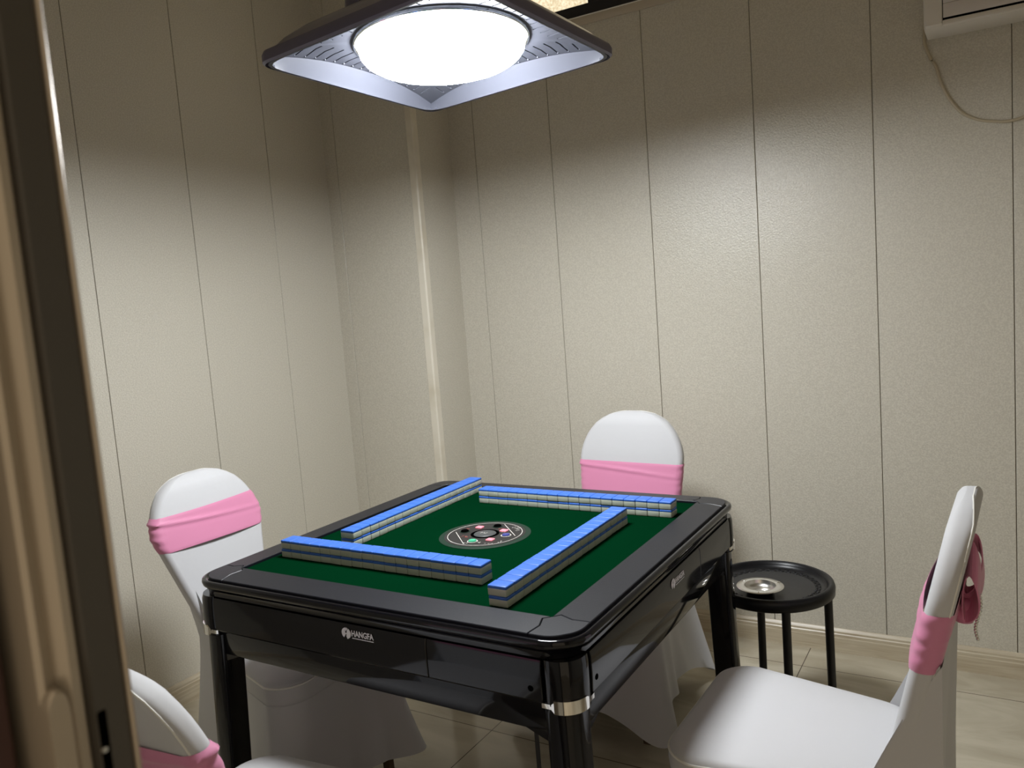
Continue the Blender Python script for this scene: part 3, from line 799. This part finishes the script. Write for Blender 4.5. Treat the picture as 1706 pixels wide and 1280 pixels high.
for k in range(4):
    mt = rot4(k)
    for i in range(16):
        s_ = (i - 7.5)*.0268
        edge = lerp(.241, .259, abs(s_/.259)**2.2) - .008
        inn = max(edge - .060, math.sqrt(max(0, .194**2 - s_**2)) + .004, abs(s_) + .012)
        if inn > edge - .007: inn = edge - .007
        cut.box(inn, edge, s_ - .0019, s_ + .0019, 0, PZ + .03, mtx=mt)
        dots.lathe([(.0001, -.0030), (.0020, -.0026), (.0030, .0), (.0001, .0010)], 10, (edge + .001, s_, plate_z(edge, s_)), mt)
dots.build('slot_stud', M['lamp_white'], plate)
co = cut.build('cutter', M['hole'], lamp, False)
mod = plate.modifiers.new('slots', 'BOOLEAN'); mod.object = co; mod.operation = 'DIFFERENCE'; mod.solver = 'EXACT'
bpy.context.view_layer.update()
me = bpy.data.meshes.new_from_object(plate.evaluated_get(bpy.context.evaluated_depsgraph_get()))
plate.modifiers.clear(); plate.data = me
me.materials.clear(); me.materials.append(M['lamp_white'])
for p_ in me.polygons: p_.material_index = 0
bpy.data.objects.remove(co)
# diffuser bowl with its ring
dm = [(.1765, .0425), (.1800, .036), (.1800, .027), (.1775, .018), (.170, .0085), (.153, -.0015), (.124, -.0100), (.085, -.0163), (.042, -.0192), (.0001, -.0202)]
MB().lathe(dm, 72).build('diffuser', M['diffuser'], lamp, True, 60)
MB().lathe([(.178, PZ + .003), (.1905, PZ + .003), (.1915, PZ - .002), (.190, PZ - .0075), (.187, PZ - .009), (.1835, PZ - .0075), (.182, PZ - .002)], 72).build('diffuser_ring', M['lamp_ring'], lamp, True, 40)
MB().lathe([(.0001, .0432), (.1900, .0432), (.1900, .0462), (.0001, .0462)], 72).build('light_shield_disc', M['lamp_shell'], lamp)  # unseen disc, added to keep the diffuser's light out of the shade interior
# cap and hanging pole
MB().box(-.106, .106, -.106, .106, .128, .134).build('cap', M['lamp_shell'], lamp, False)
mb = MB(); mb.tube([(0, 0, .13), (0, 0, .30), (0, 0, ZC - TZ - 1.0597 - .004)], .016, 16)
mb.lathe([(.0001, ZC - TZ - 1.0597 - .03), (.05, ZC - TZ - 1.0597 - .028), (.055, ZC - TZ - 1.0597 - .006), (.0001, ZC - TZ - 1.0597 - .006)], 32)
mb.build('hanging_pole', M['lamp_shell'], lamp)

# ------------------------------------------------------------------ wall air conditioner and its cord
AX0, AX1 = sx(.852), sx(1.66); AY = sy(1.112); AZ0, AZ1 = 1.942*KS, 2.24*KS
ac = thing('air_conditioner', 'off-white wall air conditioner high on the back wall, cut by the photo edge', 'air conditioner', ((AX0 + AX1)/2, YB, AZ0))
ox, oy, oz = (AX0 + AX1)/2, YB, AZ0
def loc(p): return (p[0] - ox, p[1] - oy, p[2] - oz)
pr = [(YB - .002, AZ0 + .03), (YB - .05, AZ0 + .004), (AY + .035, AZ0), (AY + .008, AZ0 + .002), (AY + .002, AZ0 + .008), (AY, AZ0 + .03), (AY, AZ1 - .05), (AY + .015, AZ1 - .012), (AY + .05, AZ1), (YB - .002, AZ1)]
MB().loft([[loc((x, y, z)) for y, z in pr] for x in (AX0 + .040, AX1 - .040)]).build('casing', M['ac_white'], ac, True, 35)
for x0, x1 in ((AX0, AX0 + .043), (AX1 - .043, AX1)):
    s = -1 if x0 == AX0 else 1
    e_ = [(x0 if s < 0 else x1, .006), (x0 + .004 if s < 0 else x1 - .004, 0), (x1 if s < 0 else x0, 0)]
    MB().loft([[loc((x, min(y + i_ - .004, YB - .002), lerp(z, (AZ0 + AZ1)/2, i_*3))) for y, z in pr] for x, i_ in e_]).build('end_cap', M['ac_white'], ac, True, 35)
a0, a1 = AX0 + .0445 - ox, AX1 - .0445 - ox; ay = AY - oy
MB().box(a0, a1, ay - .0006, ay + .004, .0145, AZ1 - AZ0 - .040).build('outlet_slot', M['hole'], ac, False)
MB().box(a0, a1, ay - .0050, ay + .004, .0010, .0150, .0030, 3).build('bottom_lip', M['ac_white'], ac)
MB().box(a0 + .0016, a1, ay - .0042, ay + .004, .0205, .0560, .0012, 2).build('louver', M['ac_panel'], ac)
MB().box(a0 + .0016, a1, ay - .0042, ay + .004, .0568, AZ1 - AZ0 - .045, .0012, 2).build('front_panel', M['ac_panel'], ac)
fp = [o for o in ac.children if o.name.startswith('front_panel')][0]
MB().box(AX0 + .066 - ox, AX0 + .150 - ox, AY - .0048 - oy, AY - .0040 - oy, .090, .140).build('sticker', M['sticker'], fp, False)
mb = MB(); y0_, y1_ = AY - .0053 - oy, AY - .0046 - oy
for i in range(2): mb.box(AX0 + .084 - ox, AX0 + .142 - ox, y0_, y1_, .097 + i*.006, .0995 + i*.006)
mb.box(AX0 + .071 - ox, AX0 + .079 - ox, y0_, y1_, .094, .107); mb.box(AX0 + .066 - ox, AX0 + .150 - ox, y0_, y1_, .0905, .0920)
mb.build('sticker_print', M['sticker_ink'], fp, False)
def onwall(u, v, off=.006):
    d = R.to_3x3() @ Vector(((u - 853)/F, -(v - 640)/F, -1)); o_ = cam.matrix_world.translation
    return o_ + d*((YB - off - o_.y)/d.y)
keys = [(.846, 2.010), (.8415, 1.990), (.8400, 1.965), (.8435, 1.940), (.8560, 1.905), (.8690, 1.880), (.8740, 1.862), (.8790, 1.838), (.8880, 1.812), (.9050, 1.775), (.930, 1.738), (.955, 1.717), (.985, 1.702), (1.015, 1.694), (1.045, 1.6885), (1.075, 1.690), (1.095, 1.696), (1.13, 1.715), (1.18, 1.75), (1.24, 1.80), (1.30, 1.86), (1.33, 1.90), (1.335, 1.935)]
keys = [(sx(a), b*KS) for a, b in keys]
def catmull(K, n=5):
    out = []
    for i in range(len(K)-1):
        p0, p1, p2, p3 = K[max(i-1, 0)], K[i], K[i+1], K[min(i+2, len(K)-1)]
        for j in range(n):
            t_ = j/n
            out.append(tuple(.5*((2*b) + (c-a)*t_ + (2*a-5*b+4*c-d)*t_**2 + (-a+3*b-3*c+d)*t_**3) for a, b, c, d in zip(p0, p1, p2, p3)))
    return out + [K[-1]]
cd = MB().tube([(x, YB - .0055, z) for x, z in catmull(keys)], .0042, 8).build('power_cord', M['cord'])
tag(cd, 'thin beige cord drooping on the wall below the air conditioner', 'cord')

# ------------------------------------------------------------------ light
w = bpy.data.worlds.new('world'); bpy.context.scene.world = w; w.use_nodes = True
bg = w.node_tree.nodes['Background']; bg.inputs[0].default_value = (1.0, 0.82, 0.60, 1); bg.inputs[1].default_value = 0.30
vs = bpy.context.scene.view_settings
vs.view_transform = 'Standard'; vs.look = 'None'; vs.gamma = 1; vs.use_curve_mapping = False; vs.exposure = 1.0
bpy.context.scene.cycles.max_bounces = 8; bpy.context.scene.cycles.diffuse_bounces = 5

# bring everything to real-world size (all top-level things about the floor origin)
SC = 1.07
for o in list(bpy.context.scene.objects):
    if o.parent is None:
        o.location = o.location*SC
        if o.type not in ('CAMERA', 'LIGHT'): o.scale = o.scale*SC
cam_d.dof.focus_distance *= SC
